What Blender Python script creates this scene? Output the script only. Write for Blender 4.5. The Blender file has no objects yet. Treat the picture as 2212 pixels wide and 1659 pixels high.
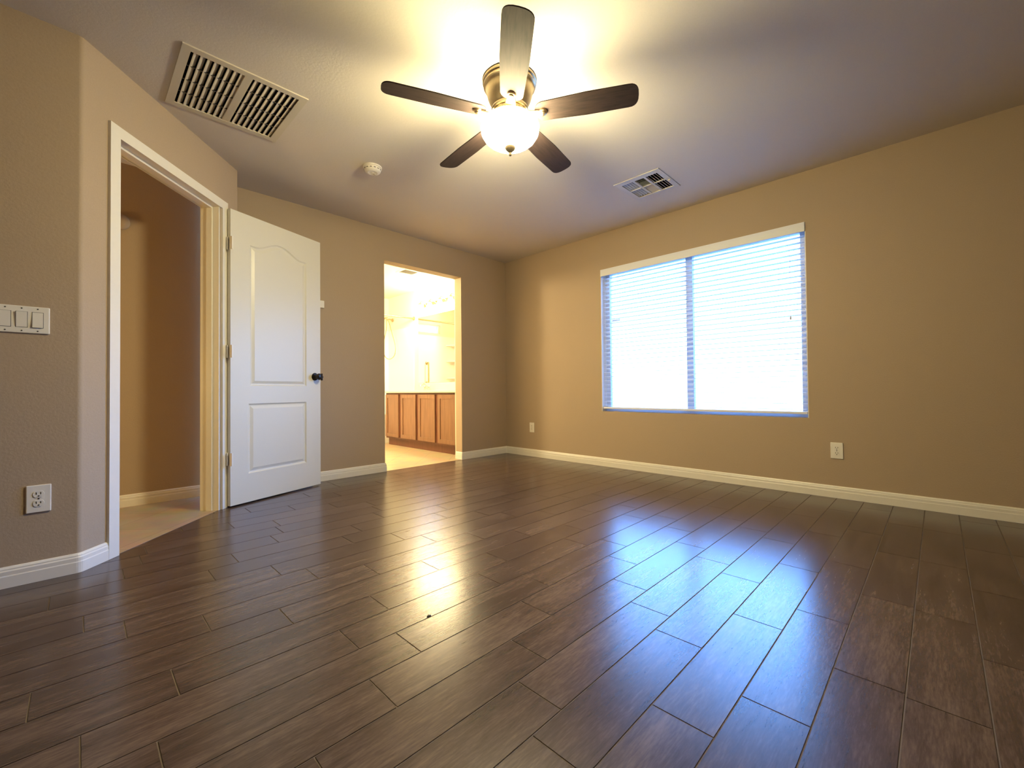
import bpy, bmesh, math, random
from mathutils import Vector, Matrix
random.seed(7)
sc = bpy.context.scene
COL = sc.collection
PI = math.pi

# ------------------------------------------------------------------ camera
F_PX, YAW, PITCH, ROLL = 929.05, 0.7905, 0.0143, -0.0090
cam_d = bpy.data.cameras.new('camera')
cam_d.sensor_width = 36.0
cam_d.sensor_fit = 'HORIZONTAL'
cam_d.lens = 36.0 * F_PX / 2212.0
cam_d.clip_start = 0.02
cam = bpy.data.objects.new('camera', cam_d)
COL.objects.link(cam)
fw = Vector((math.sin(YAW) * math.cos(PITCH), math.cos(YAW) * math.cos(PITCH), math.sin(PITCH)))
rt = Vector((math.cos(YAW), -math.sin(YAW), 0))
up = rt.cross(fw)
r2 = rt * math.cos(ROLL) + up * math.sin(ROLL)
u2 = -rt * math.sin(ROLL) + up * math.cos(ROLL)
M = Matrix(((r2.x, u2.x, -fw.x, 0), (r2.y, u2.y, -fw.y, 0), (r2.z, u2.z, -fw.z, 0), (0, 0, 0, 1)))
cam.matrix_world = Matrix.Translation((-3.8725, -3.94, 0.8014)) @ M
sc.camera = cam

# ------------------------------------------------------------------ light and exposure
sc.view_settings.view_transform = 'Standard'
sc.view_settings.look = 'None'
sc.view_settings.gamma = 1.0
sc.view_settings.use_curve_mapping = False
sc.view_settings.exposure = 0.9
sc.cycles.max_bounces = 12
sc.cycles.diffuse_bounces = 6
sc.cycles.glossy_bounces = 5
sc.cycles.transparent_max_bounces = 24
sc.cycles.use_denoising = True
sc.cycles.use_adaptive_sampling = False
sc.cycles.caustics_reflective = False
sc.cycles.caustics_refractive = False
sc.cycles.sample_clamp_indirect = 6.0

# hazy daylight, blue against the warm lamps: brightest in a band above the horizon, dimmer overhead and towards the ground
world = bpy.data.worlds.new('daylight')
sc.world = world
world.use_nodes = True
wn = world.node_tree
w_tc = wn.nodes.new('ShaderNodeTexCoord'); w_sp = wn.nodes.new('ShaderNodeSeparateXYZ'); w_mr = wn.nodes.new('ShaderNodeMapRange'); w_cr = wn.nodes.new('ShaderNodeValToRGB')
w_mr.inputs['From Min'].default_value = -1; w_mr.inputs['From Max'].default_value = 1
wn.links.new(w_tc.outputs['Generated'], w_sp.inputs[0]); wn.links.new(w_sp.outputs['Z'], w_mr.inputs['Value'])
wn.links.new(w_mr.outputs['Result'], w_cr.inputs[0]); wn.links.new(w_cr.outputs[0], wn.nodes['Background'].inputs[0])
w_e = w_cr.color_ramp.elements
w_e[0].position = .48; w_e[0].color = (.07, .11, .18, 1)
w_e[1].position = 1.0; w_e[1].color = (.08, .20, .55, 1)
for p_, c_ in ((.55, (.085, .17, .37, 1)), (.60, (.14, .375, 1.0, 1)), (.86, (.14, .375, 1.0, 1)), (.93, (.09, .24, .64, 1))):
    w_k = w_e.new(p_); w_k.color = c_
wn.nodes['Background'].inputs[1].default_value = 25.5

FAN_GLOW = ((1.0, 0.84, 0.46), 125.0)
BATH_GLOW = ((1.0, 0.82, 0.46), 110.0)
HALL_GLOW = ((1.0, 0.66, 0.20), 24.0)

pl = bpy.data.lights.new('window_portal', 'AREA')      # tells Cycles where the sky comes in; gives no light itself
pl.shape = 'RECTANGLE'; pl.size = 1.8; pl.size_y = 1.46
pl.cycles.is_portal = True
po = bpy.data.objects.new('window_portal', pl); COL.objects.link(po)
po.location = (0.16, -2.34, 1.315); po.rotation_euler = (0, PI / 2, 0)

hl = bpy.data.lights.new('hall_lamp', 'POINT')         # the lit rooms further down the hallway
hl.color = HALL_GLOW[0]; hl.energy = HALL_GLOW[1]; hl.shadow_soft_size = 0.12
ho = bpy.data.objects.new('hall_lamp', hl); COL.objects.link(ho)
ho.location = (-5.3, -0.5, 0.9)
bl_ = bpy.data.lights.new('bathroom_lamp', 'POINT')    # the bathroom's own ceiling lamp, out of sight behind the wall
bl_.color = (1.0, 0.80, 0.44); bl_.energy = 105; bl_.shadow_soft_size = 0.14
bo = bpy.data.objects.new('bathroom_lamp', bl_); COL.objects.link(bo)
bo.location = (-2.05, 1.15, 2.2)

# ------------------------------------------------------------------ materials
def new_mat(name):
    m = bpy.data.materials.new(name); m.use_nodes = True
    nt = m.node_tree
    return m, nt, nt.nodes['Principled BSDF']

def N(nt, typ, **kw):
    n = nt.nodes.new(typ)
    for k, v in kw.items():
        setattr(n, k, v)
    return n

def plain(name, col, rough=0.5, metal=0.0, ior=1.45, noise=0.0, nscale=40.0, bump=0.0, bscale=200.0):
    m, nt, b = new_mat(name)
    b.inputs['Roughness'].default_value = rough
    b.inputs['Metallic'].default_value = metal
    b.inputs['IOR'].default_value = ior
    tc = N(nt, 'ShaderNodeTexCoord')
    if noise > 0:
        t = N(nt, 'ShaderNodeTexNoise'); t.inputs['Scale'].default_value = nscale; t.inputs['Detail'].default_value = 5
        nt.links.new(tc.outputs['Object'], t.inputs['Vector'])
        mx = N(nt, 'ShaderNodeMix', data_type='RGBA')
        mx.inputs['A'].default_value = tuple(c * (1 - noise) for c in col) + (1,)
        mx.inputs['B'].default_value = tuple(min(1, c * (1 + noise)) for c in col) + (1,)
        nt.links.new(t.outputs['Fac'], mx.inputs['Factor'])
        nt.links.new(mx.outputs['Result'], b.inputs['Base Color'])
    else:
        b.inputs['Base Color'].default_value = (*col, 1)
    if bump > 0:
        t2 = N(nt, 'ShaderNodeTexNoise'); t2.inputs['Scale'].default_value = bscale; t2.inputs['Detail'].default_value = 3
        nt.links.new(tc.outputs['Object'], t2.inputs['Vector'])
        bp = N(nt, 'ShaderNodeBump'); bp.inputs['Strength'].default_value = bump; bp.inputs['Distance'].default_value = 0.002
        nt.links.new(t2.outputs['Fac'], bp.inputs['Height'])
        nt.links.new(bp.outputs['Normal'], b.inputs['Normal'])
    return m

def glow(name, col, s):
    m = bpy.data.materials.new(name); m.use_nodes = True
    nt = m.node_tree
    nt.nodes.remove(nt.nodes['Principled BSDF'])
    e = N(nt, 'ShaderNodeEmission'); e.inputs[0].default_value = (*col, 1); e.inputs[1].default_value = s
    nt.links.new(e.outputs[0], nt.nodes['Material Output'].inputs[0])
    return m

def glass_mat(name):
    m = bpy.data.materials.new(name); m.use_nodes = True
    nt = m.node_tree
    nt.nodes.remove(nt.nodes['Principled BSDF'])
    tr = N(nt, 'ShaderNodeBsdfTransparent'); tr.inputs[0].default_value = (.96, .97, .97, 1)
    gl = N(nt, 'ShaderNodeBsdfGlossy'); gl.inputs['Roughness'].default_value = 0.02
    fr = N(nt, 'ShaderNodeFresnel'); fr.inputs[0].default_value = 1.45
    mx = N(nt, 'ShaderNodeMixShader')
    nt.links.new(fr.outputs[0], mx.inputs[0]); nt.links.new(tr.outputs[0], mx.inputs[1]); nt.links.new(gl.outputs[0], mx.inputs[2])
    nt.links.new(mx.outputs[0], nt.nodes['Material Output'].inputs[0])
    return m

WALL = plain('tan_wall_paint', (0.405, 0.312, 0.218), 0.75, noise=0.10, nscale=240, bump=0.35, bscale=110)
CEIL = plain('ceiling_paint', (0.66, 0.61, 0.55), 0.8, noise=0.06, nscale=220, bump=0.35, bscale=90)
BATHW = plain('pale_bathroom_paint', (0.80, 0.75, 0.63), 0.7, bump=0.2, bscale=100)
TRIM = plain('white_trim_paint', (0.76, 0.73, 0.66), 0.38, noise=0.03, nscale=30)
DOORP = plain('white_door_paint', (0.68, 0.66, 0.57), 0.36, bump=0.12, bscale=160)
PLATE = plain('white_plastic', (0.78, 0.75, 0.69), 0.35)
SLOT = plain('dark_slot', (0.05, 0.045, 0.04), 0.6)
DUCT = plain('dark_duct', (0.025, 0.022, 0.02), 0.9)
GRILLE = plain('grille_enamel', (0.60, 0.55, 0.45), 0.45)
REGM = plain('register_enamel', (0.60, 0.57, 0.53), 0.45)
BRONZE = plain('black_bronze', (0.03, 0.024, 0.02), 0.28, metal=0.7)
BRASS = plain('antique_brass', (0.50, 0.40, 0.25), 0.28, metal=1.0, noise=0.12, nscale=60)
FINIAL = plain('dull_bronze_finial', (0.03, 0.022, 0.013), 0.9, ior=1.2)
CHROME = plain('chrome', (0.72, 0.70, 0.66), 0.12, metal=1.0)
HOSEM = plain('brushed_hose', (0.42, 0.36, 0.22), 0.4, metal=0.6)
TUB = plain('white_acrylic', (0.87, 0.85, 0.79), 0.25)
SLATM = plain('white_slat_vinyl', (0.72, 0.74, 0.80), 0.45)
def translucent_mat(name, col, amount):
    m, nt, b = new_mat(name)
    b.inputs['Base Color'].default_value = (*col, 1); b.inputs['Roughness'].default_value = .45
    t = N(nt, 'ShaderNodeBsdfTranslucent'); t.inputs[0].default_value = (*col, 1)
    mx = N(nt, 'ShaderNodeMixShader'); mx.inputs[0].default_value = amount
    nt.links.new(b.outputs[0], mx.inputs[1]); nt.links.new(t.outputs[0], mx.inputs[2])
    nt.links.new(mx.outputs[0], nt.nodes['Material Output'].inputs[0])
    return m
SLATT = translucent_mat('translucent_slat_vinyl', (0.88, 0.88, 0.88), .6)
FRAMEM = plain('window_frame_vinyl', (0.62, 0.63, 0.65), 0.5)
COUNT = plain('cultured_marble', (0.80, 0.73, 0.56), 0.2, noise=0.04, nscale=9)
GLASS = glass_mat('window_glass')
MIRROR = plain('mirror_silver', (0.93, 0.93, 0.92), 0.01, metal=1.0)
BOWLG = glow('lit_frosted_bowl', *FAN_GLOW)
SHADEG = glow('lit_frosted_shade', *BATH_GLOW)
GROUND = plain('pale_gravel', (0.24, 0.22, 0.19), 0.9, noise=0.2, nscale=20)

def wood_mat(name, c1, c2, rough, axis_scale=(40, 40, 3)):
    m, nt, b = new_mat(name)
    tc = N(nt, 'ShaderNodeTexCoord'); mp = N(nt, 'ShaderNodeMapping'); mp.inputs['Scale'].default_value = axis_scale
    t = N(nt, 'ShaderNodeTexNoise'); t.inputs['Scale'].default_value = 1; t.inputs['Detail'].default_value = 6; t.inputs['Distortion'].default_value = 0.6
    cr = N(nt, 'ShaderNodeValToRGB'); cr.color_ramp.elements[0].position = .3; cr.color_ramp.elements[1].position = .7
    cr.color_ramp.elements[0].color = (*c1, 1); cr.color_ramp.elements[1].color = (*c2, 1)
    nt.links.new(tc.outputs['Object'], mp.inputs[0]); nt.links.new(mp.outputs[0], t.inputs['Vector'])
    nt.links.new(t.outputs['Fac'], cr.inputs[0]); nt.links.new(cr.outputs[0], b.inputs['Base Color'])
    b.inputs['Roughness'].default_value = rough
    return m
BLADE = wood_mat('walnut_blade', (0.016, 0.010, 0.009), (0.032, 0.019, 0.016), 0.75, (8, 60, 60))
BLADE.node_tree.nodes['Principled BSDF'].inputs['IOR'].default_value = 1.3
CABW = wood_mat('cherry_cabinet', (0.165, 0.082, 0.045), (0.235, 0.122, 0.07), 0.3)
CABD = wood_mat('dark_cherry', (0.10, 0.035, 0.02), (0.14, 0.05, 0.028), 0.4)

def plank_mat():
    m, nt, b = new_mat('wood_look_tile')
    tc = N(nt, 'ShaderNodeTexCoord')
    at = N(nt, 'ShaderNodeAttribute', attribute_name='plank')
    ml = N(nt, 'ShaderNodeVectorMath', operation='MULTIPLY'); ml.inputs[1].default_value = (17, 31, 5)
    nt.links.new(at.outputs['Color'], ml.inputs[0])
    ad = N(nt, 'ShaderNodeVectorMath', operation='ADD')
    nt.links.new(tc.outputs['Object'], ad.inputs[0]); nt.links.new(ml.outputs[0], ad.inputs[1])
    def noise(scale, detail, rough, dist=0.0):
        mp = N(nt, 'ShaderNodeMapping'); mp.inputs['Scale'].default_value = scale
        t = N(nt, 'ShaderNodeTexNoise'); t.inputs['Scale'].default_value = 1; t.inputs['Detail'].default_value = detail
        t.inputs['Roughness'].default_value = rough; t.inputs['Distortion'].default_value = dist
        nt.links.new(ad.outputs[0], mp.inputs[0]); nt.links.new(mp.outputs[0], t.inputs['Vector'])
        return t
    a = noise((3.4, 30, 1), 7, .66, .12)      # broad streaks along the plank
    f = noise((26, 190, 1), 4, .65)           # fine grain
    c = noise((2.2, 5, 1), 3, .5)            # cloudy patches
    def mth(op, x, y):
        n = N(nt, 'ShaderNodeMath', operation=op)
        for i, v in enumerate((x, y)):
            if isinstance(v, (int, float)): n.inputs[i].default_value = v
            else: nt.links.new(v, n.inputs[i])
        return n.outputs[0]
    v = mth('ADD', mth('MULTIPLY', a.outputs['Fac'], .44), mth('MULTIPLY', f.outputs['Fac'], .34))
    v = mth('ADD', v, mth('MULTIPLY', c.outputs['Fac'], .22))
    sp = N(nt, 'ShaderNodeSeparateColor'); nt.links.new(at.outputs['Color'], sp.inputs[0])
    v = mth('ADD', v, mth('MULTIPLY', mth('SUBTRACT', sp.outputs[2], .5), .05))
    cr = N(nt, 'ShaderNodeValToRGB')
    e = cr.color_ramp.elements
    e[0].position = .36; e[0].color = (0.034, 0.0215, 0.0165, 1)
    e[1].position = .66; e[1].color = (0.150, 0.104, 0.078, 1)
    k = e.new(.5); k.color = (0.075, 0.048, 0.0365, 1)
    nt.links.new(v, cr.inputs[0]); nt.links.new(cr.outputs[0], b.inputs['Base Color'])
    b.inputs['IOR'].default_value = 1.62
    rr = mth('ADD', mth('MULTIPLY', c.outputs['Fac'], .03), .23)
    nt.links.new(rr, b.inputs['Roughness'])
    return m
PLANK = plank_mat()
GROUT = plain('brown_grout', (0.15, 0.118, 0.095), 0.9)

def tile_mat(name, rot, c1, c2, grout):
    m, nt, b = new_mat(name)
    tc = N(nt, 'ShaderNodeTexCoord'); mp = N(nt, 'ShaderNodeMapping'); mp.inputs['Rotation'].default_value = (0, 0, rot)
    br = N(nt, 'ShaderNodeTexBrick'); br.offset = 0; br.inputs['Scale'].default_value = 1
    br.inputs['Brick Width'].default_value = .33; br.inputs['Row Height'].default_value = .33; br.inputs['Mortar Size'].default_value = .003
    br.inputs['Color1'].default_value = (*c1, 1); br.inputs['Color2'].default_value = (*c2, 1); br.inputs['Mortar'].default_value = (*grout, 1)
    t = N(nt, 'ShaderNodeTexNoise'); t.inputs['Scale'].default_value = 7; t.inputs['Detail'].default_value = 5
    mx = N(nt, 'ShaderNodeMix', data_type='RGBA', blend_type='MULTIPLY'); mx.inputs['Factor'].default_value = .5
    nt.links.new(tc.outputs['Object'], mp.inputs[0]); nt.links.new(mp.outputs[0], br.inputs[0]); nt.links.new(tc.outputs['Object'], t.inputs['Vector'])
    nt.links.new(br.outputs['Color'], mx.inputs['A']); nt.links.new(t.outputs['Color'], mx.inputs['B'])
    nt.links.new(mx.outputs['Result'], b.inputs['Base Color'])
    b.inputs['Roughness'].default_value = .4
    return m
TILE = tile_mat('beige_bath_tile', PI / 4, (.62, .48, .30), (.58, .45, .28), (.42, .33, .22))
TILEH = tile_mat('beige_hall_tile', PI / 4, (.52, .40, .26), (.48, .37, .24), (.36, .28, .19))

# ------------------------------------------------------------------ mesh helpers
def obj(name, bm, mats, parent=None, smooth=False, recalc=True):
    me = bpy.data.meshes.new(name)
    if recalc: bmesh.ops.recalc_face_normals(bm, faces=bm.faces[:])
    if smooth:
        for f in bm.faces: f.smooth = True
    bm.to_mesh(me); bm.free()
    for m in (mats if isinstance(mats, (list, tuple)) else [mats]): me.materials.append(m)
    if smooth: me.set_sharp_from_angle(angle=math.radians(38))
    o = bpy.data.objects.new(name, me); COL.objects.link(o)
    if parent is not None: o.parent = parent
    return o

def empty(name, loc, rotz=0.0):
    o = bpy.data.objects.new(name, None); COL.objects.link(o)
    o.empty_display_size = .05
    o.location = loc; o.rotation_euler = (0, 0, rotz)
    return o

def tag(o, label=None, cat=None, group=None, kind=None):
    if label: o['label'] = label
    if cat: o['category'] = cat
    if group: o['group'] = group
    if kind: o['kind'] = kind
    return o

def struct(name, bm, m, label=None, cat=None, smooth=False, recalc=True):
    o = obj(name, bm, m, smooth=smooth, recalc=recalc); o['kind'] = 'structure'
    return tag(o, label, cat)

def box(bm, a, b, bev=0.0, seg=2, mi=0, mat=None):
    """axis box between corners a and b (optionally moved by the matrix mat)"""
    x0, y0, z0 = a; x1, y1, z1 = b
    vs = [bm.verts.new((x, y, z)) for x in (x0, x1) for y in (y0, y1) for z in (z0, z1)]
    idx = [(0, 1, 3, 2), (4, 6, 7, 5), (0, 4, 5, 1), (2, 3, 7, 6), (0, 2, 6, 4), (1, 5, 7, 3)]
    fs = [bm.faces.new([vs[i] for i in q]) for q in idx]
    bmesh.ops.recalc_face_normals(bm, faces=fs)
    for f in fs: f.material_index = mi
    if bev > 0:
        es = list({e for f in fs for e in f.edges})
        r = bmesh.ops.bevel(bm, geom=es, offset=bev, segments=seg, affect='EDGES', profile=.5)
        for f in r['faces']: f.material_index = mi
        vs = list({v for f in r['faces'] for v in f.verts} | {v for v in vs if v.is_valid})
    if mat is not None: bmesh.ops.transform(bm, matrix=mat, verts=[v for v in vs if v.is_valid])
    return vs

def lathe(bm, prof, n=32, mat=None, cap=True, mi=0):
    """profile of (radius, height) turned about z"""
    rings = []; new = []
    for r, z in prof:
        if r < 1e-6:
            v = bm.verts.new((0, 0, z)); rings.append([v]); new.append(v)
        else:
            ring = [bm.verts.new((r * math.cos(2 * PI * i / n), r * math.sin(2 * PI * i / n), z)) for i in range(n)]
            rings.append(ring); new += ring
    for a, b in zip(rings, rings[1:]):
        for i in range(n):
            j = (i + 1) % n
            if len(a) == 1 and len(b) == 1: continue
            if len(a) == 1: f = bm.faces.new((a[0], b[i], b[j]))
            elif len(b) == 1: f = bm.faces.new((a[i], a[j], b[0]))
            else: f = bm.faces.new((a[i], a[j], b[j], b[i]))
            f.material_index = mi
    if cap:
        for rg in (rings[0], rings[-1]):
            if len(rg) > 1: bm.faces.new(rg).material_index = mi
    if mat is not None: bmesh.ops.transform(bm, matrix=mat, verts=new)
    return new

def tube(bm, pts, r, n=10, mi=0):
    pts = [Vector(p) for p in pts]; rings = []
    for i, p in enumerate(pts):
        d = (pts[min(i + 1, len(pts) - 1)] - pts[max(i - 1, 0)]).normalized()
        ref = Vector((0, 0, 1)) if abs(d.z) < .95 else Vector((1, 0, 0))
        a = d.cross(ref).normalized(); b = d.cross(a)
        rr = r[i] if isinstance(r, (list, tuple)) else r
        rings.append([bm.verts.new(p + (a * math.cos(2 * PI * k / n) + b * math.sin(2 * PI * k / n)) * rr) for k in range(n)])
    for A, B in zip(rings, rings[1:]):
        for k in range(n): bm.faces.new((A[k], A[(k + 1) % n], B[(k + 1) % n], B[k])).material_index = mi
    bm.faces.new(rings[0]).material_index = mi; bm.faces.new(rings[-1]).material_index = mi

def smooth_path(pts, steps=8):
    P = [Vector(p) for p in pts]; out = []
    for i in range(len(P) - 1):
        p0, p1, p2, p3 = P[max(i - 1, 0)], P[i], P[i + 1], P[min(i + 2, len(P) - 1)]
        for k in range(steps):
            t = k / steps
            out.append(.5 * ((2 * p1) + (p2 - p0) * t + (2 * p0 - 5 * p1 + 4 * p2 - p3) * t * t + (3 * p1 - p0 - 3 * p2 + p3) * t ** 3))
    out.append(P[-1]); return out

def prism(bm, poly, to3, h0, h1, mi=0):
    """polygon in 2D extruded; to3(u, v, h) gives the point"""
    A = [bm.verts.new(to3(u, v, h0)) for u, v in poly]; B = [bm.verts.new(to3(u, v, h1)) for u, v in poly]
    fs = [bm.faces.new(A), bm.faces.new(B)]
    n = len(poly)
    for i in range(n): fs.append(bm.faces.new((A[i], A[(i + 1) % n], B[(i + 1) % n], B[i])))
    for f in fs: f.material_index = mi
    return fs

def slab(bm, to3, u0, u1, v0, v1, h0, h1, holes=()):
    """solid slab u0..u1 x v0..v1, thickness h0..h1, with rectangular holes (ua, ub, va, vb)"""
    us = sorted({u0, u1, *[x for h in holes for x in h[:2] if u0 < x < u1]})
    vs = sorted({v0, v1, *[x for h in holes for x in h[2:] if v0 < x < v1]})
    solid = {}
    for i in range(len(us) - 1):
        for j in range(len(vs) - 1):
            c = ((us[i] + us[i + 1]) / 2, (vs[j] + vs[j + 1]) / 2)
            solid[i, j] = not any(h[0] < c[0] < h[1] and h[2] < c[1] < h[3] for h in holes)
    cache = {}
    def V(i, j, k):
        if (i, j, k) not in cache: cache[i, j, k] = bm.verts.new(to3(us[i], vs[j], (h0, h1)[k]))
        return cache[i, j, k]
    for (i, j), s in solid.items():
        if not s: continue
        for k in (0, 1): bm.faces.new((V(i, j, k), V(i + 1, j, k), V(i + 1, j + 1, k), V(i, j + 1, k)))
        for di, dj, e in ((-1, 0, ((i, j), (i, j + 1))), (1, 0, ((i + 1, j), (i + 1, j + 1))), (0, -1, ((i, j), (i + 1, j))), (0, 1, ((i, j + 1), (i + 1, j + 1)))):
            if not solid.get((i + di, j + dj), False):
                (a, b), (c, d) = e
                bm.faces.new((V(a, b, 0), V(c, d, 0), V(c, d, 1), V(a, b, 1)))

# ------------------------------------------------------------------ measures of the room
H = 2.44
T = 0.115
P0 = Vector((-3.8633, -1.1775, 0))                   # corner between the left wall and the angled wall
DA = math.radians(47.51)
D = Vector((math.cos(DA), math.sin(DA), 0))          # along the angled wall, away from the camera
NN = Vector((math.sin(DA), -math.cos(DA), 0))        # out of the angled wall into the room
SQ = 1.2105                                          # length of the angled wall
Q = P0 + D * SQ
WY0, WY1, WZ0, WZ1 = -3.2476, -1.4317, 0.5718, 2.0566  # bedroom window opening
OX0, OX1, OZ = -1.7061, -0.7249, 2.1235               # bathroom opening
XMIN, YMIN = -5.15, -6.3
def dp(s, n, z): return P0 + D * s + NN * n + Vector((0, 0, z))

# ------------------------------------------------------------------ floors
bm = bmesh.new()
lay = bm.loops.layers.float_color.new('plank')
PW, PL, GAP, BV = 0.1525, 0.6135, 0.0032, 0.0005
joint = {-2: -2.653, -1: -2.843, 0: -2.514, 1: -2.404, 2: -2.277, 3: -2.072, 4: -3.127, 5: -3.252, 6: -3.065, 7: -2.731, 8: -2.94, 9: -2.5285, 10: -2.628,
         -3: -2.35, -4: -2.98}
for k in range(-19, 23):
    y0 = -3.41 + PW * k; y1 = y0 + PW
    if y0 > 0.0: break
    j0 = joint.get(k, random.random() * PL)
    i0 = math.floor((XMIN - j0) / PL) - 1
    x = j0 + i0 * PL
    while x < 0.0:
        xa, xb = max(x, XMIN), min(x + PL, 0.0); ya, yb = y0, min(y1, 0.02)
        x += PL
        if xb - xa < .01: continue
        seed = (random.random(), random.random(), random.random(), 1)
        g = GAP / 2
        lo = [bm.verts.new(p) for p in ((xa + g, ya + g, -.0022), (xb - g, ya + g, -.0022), (xb - g, yb - g, -.0022), (xa + g, yb - g, -.0022))]
        h = g + BV
        tp = [bm.verts.new(p) for p in ((xa + h, ya + h, 0), (xb - h, ya + h, 0), (xb - h, yb - h, 0), (xa + h, yb - h, 0))]
        fs = [bm.faces.new(tp)] + [bm.faces.new((lo[i], lo[(i + 1) % 4], tp[(i + 1) % 4], tp[i])) for i in range(4)]
        for f in fs:
            for l in f.loops: l[lay] = seed
gz = -.0018
gv = [bm.verts.new(p) for p in ((XMIN, YMIN, gz), (0, YMIN, gz), (0, .02, gz), (XMIN, .02, gz))]
gf = bm.faces.new(gv); gf.material_index = 1
gv2 = [bm.verts.new(p) for p in ((XMIN, YMIN, -.12), (0, YMIN, -.12), (0, .02, -.12), (XMIN, .02, -.12))]
bm.faces.new(gv2).material_index = 1
for i in range(4): bm.faces.new((gv[i], gv[(i + 1) % 4], gv2[(i + 1) % 4], gv2[i])).material_index = 1
struct('floor', bm, [PLANK, GROUT], 'dark brown wood-look plank tile floor of the bedroom', 'floor', recalc=False)

HX0, HY1 = -6.6, 0.150
bm = bmesh.new()
poly = [(HX0, -1.06), (P0.x - .05, -1.06), (dp(.05, -.005, 0).x, dp(.05, -.005, 0).y), (dp(1.15, -.005, 0).x, dp(1.15, -.005, 0).y), (-3.10, -.2), (-3.10, HY1), (HX0, HY1)]
poly[1] = (dp(.05, -.10, 0).x, dp(.05, -.10, 0).y)
prism(bm, poly, lambda u, v, h: (u, v, h), .0005, .002)
struct('floor_hallway', bm, TILEH, 'beige tile floor of the hallway beyond the open door', 'floor')
bm = bmesh.new()
prism(bm, [(OX0, .002), (OX1, .002), (OX1, T), (0, T), (0, 2.95), (-2.7, 2.95), (-2.7, T), (OX0, T)], lambda u, v, h: (u, v, h), .0005, .002)
struct('floor_bathroom', bm, TILE, 'beige tile floor of the bathroom laid diagonally', 'floor')

# ------------------------------------------------------------------ walls and ceilings
XZ = lambda y: (lambda u, v, h: (u, h, v))
bm = bmesh.new(); slab(bm, lambda u, v, h: (u, h, v), Q.x - T, 0.16, 0, H, 0, T, [(OX0, OX1, -1, OZ)])
struct('wall_back', bm, WALL, 'tan wall with the bathroom opening', 'wall')
bm = bmesh.new(); slab(bm, lambda u, v, h: (h, u, v), YMIN - T, 0, 0, H, 0, .16, [(WY0, WY1, WZ0, WZ1)])
struct('wall_right', bm, WALL, 'tan wall with the bedroom window', 'wall')

# left wall, ending in a rounded (bullnose) corner that runs into the angled wall
R = .026; tl = R * math.tan(DA / 2)
bm = bmesh.new()
slab(bm, lambda u, v, h: (u, h, v), XMIN, P0.x - tl, 0, H, P0.y, P0.y + T)
struct('wall_left', bm, WALL, 'tan wall on the left with the switch plate', 'wall')
bm = bmesh.new()
c = Vector((P0.x - tl, P0.y + R, 0)); arc = []
for i in range(9):
    a = -PI / 2 + DA * i / 8
    arc.append((c.x + R * math.cos(a), c.y + R * math.sin(a)))
S0, S1, ZH = 0.199, 1.000, 2.097                     # rough door opening in the angled wall
def arc_end(s): q = dp(s, 0, 0); return (q.x, q.y)
def off(s, n): q = dp(s, n, 0); return (q.x, q.y)
left_leg = arc + [arc_end(S0), off(S0, -T), off(.05, -T), (P0.x - tl, P0.y + T)]
prism(bm, left_leg, lambda u, v, h: (u, v, h), 0, H)
# end of the angled wall with its own rounded corner, turning back to the back wall
TA = PI / 2 - DA                                     # turn from NN to +x
R3 = .02; t3 = R3 * math.tan(DA / 2)
nx = math.atan2(NN.y, NN.x)
s_end = SQ - t3
cc = dp(s_end, -R3, 0); arc2 = []
for i in range(9):
    a = nx + (0 - nx) * i / 8
    arc2.append((cc.x + R3 * math.cos(a), cc.y + R3 * math.sin(a)))
right_leg = [off(S1, -T), off(S1, 0)] + arc2 + [(arc2[-1][0], 0.0), (arc2[-1][0] - T, 0.0), off(1.155, -T)]
prism(bm, right_leg, lambda u, v, h: (u, v, h), 0, H)
prism(bm, [off(S0, 0), off(S1, 0), off(S1, -T), off(S0, -T)], lambda u, v, h: (u, v, h), ZH, H)
struct('wall_angled', bm, WALL, 'short tan angled wall holding the white door', 'wall')

bm = bmesh.new()
slab(bm, lambda u, v, h: (h, u, v), YMIN - T, P0.y + T, 0, H, XMIN - T, XMIN)
struct('wall_near_side', bm, WALL)
bm = bmesh.new()
slab(bm, lambda u, v, h: (u, h, v), XMIN - T, .16, 0, H, YMIN - T, YMIN)
struct('wall_front', bm, WALL)
# hallway walls
bm = bmesh.new()
slab(bm, lambda u, v, h: (u, h, v), HX0, Q.x - T, 0, H, HY1, HY1 + T)
struct('wall_hallway', bm, WALL, 'tan hallway wall seen through the open door', 'wall')
bm = bmesh.new()
slab(bm, lambda u, v, h: (u, h, v), HX0, XMIN - T, 0, H, -1.0625 - T, -1.0625)
slab(bm, lambda u, v, h: (h, u, v), -1.0625 - T, HY1 + T, 0, H, HX0 - T, HX0)
struct('wall_hallway_end', bm, WALL)

# bathroom walls
BXL, BYF = -2.7, 2.95
bm = bmesh.new()
slab(bm, lambda u, v, h: (h, u, v), T, BYF + T, 0, H, 0, .16)
struct('wall_bathroom_right', bm, BATHW, 'pale bathroom wall behind the vanity', 'wall')
BW0, BW1, BWZ0, BWZ1 = -1.12, -.42, 1.905, 2.072
bm = bmesh.new()
slab(bm, lambda u, v, h: (u, h, v), BXL - T, 0, 0, H, BYF, BYF + T, [(BW0, BW1, BWZ0, BWZ1)])
struct('wall_bathroom_back', bm, BATHW)
bm = bmesh.new()
slab(bm, lambda u, v, h: (h, u, v), T, BYF, 0, H, BXL - T, BXL)
struct('wall_bathroom_left', bm, BATHW)
bm = bmesh.new()                                     # pale paint on the bathroom side of the shared wall
slab(bm, lambda u, v, h: (u, h, v), BXL, 0, 0, H, T, T + .012, [(OX0, OX1, -1, OZ)])
struct('wall_bathroom_front', bm, BATHW)

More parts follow.
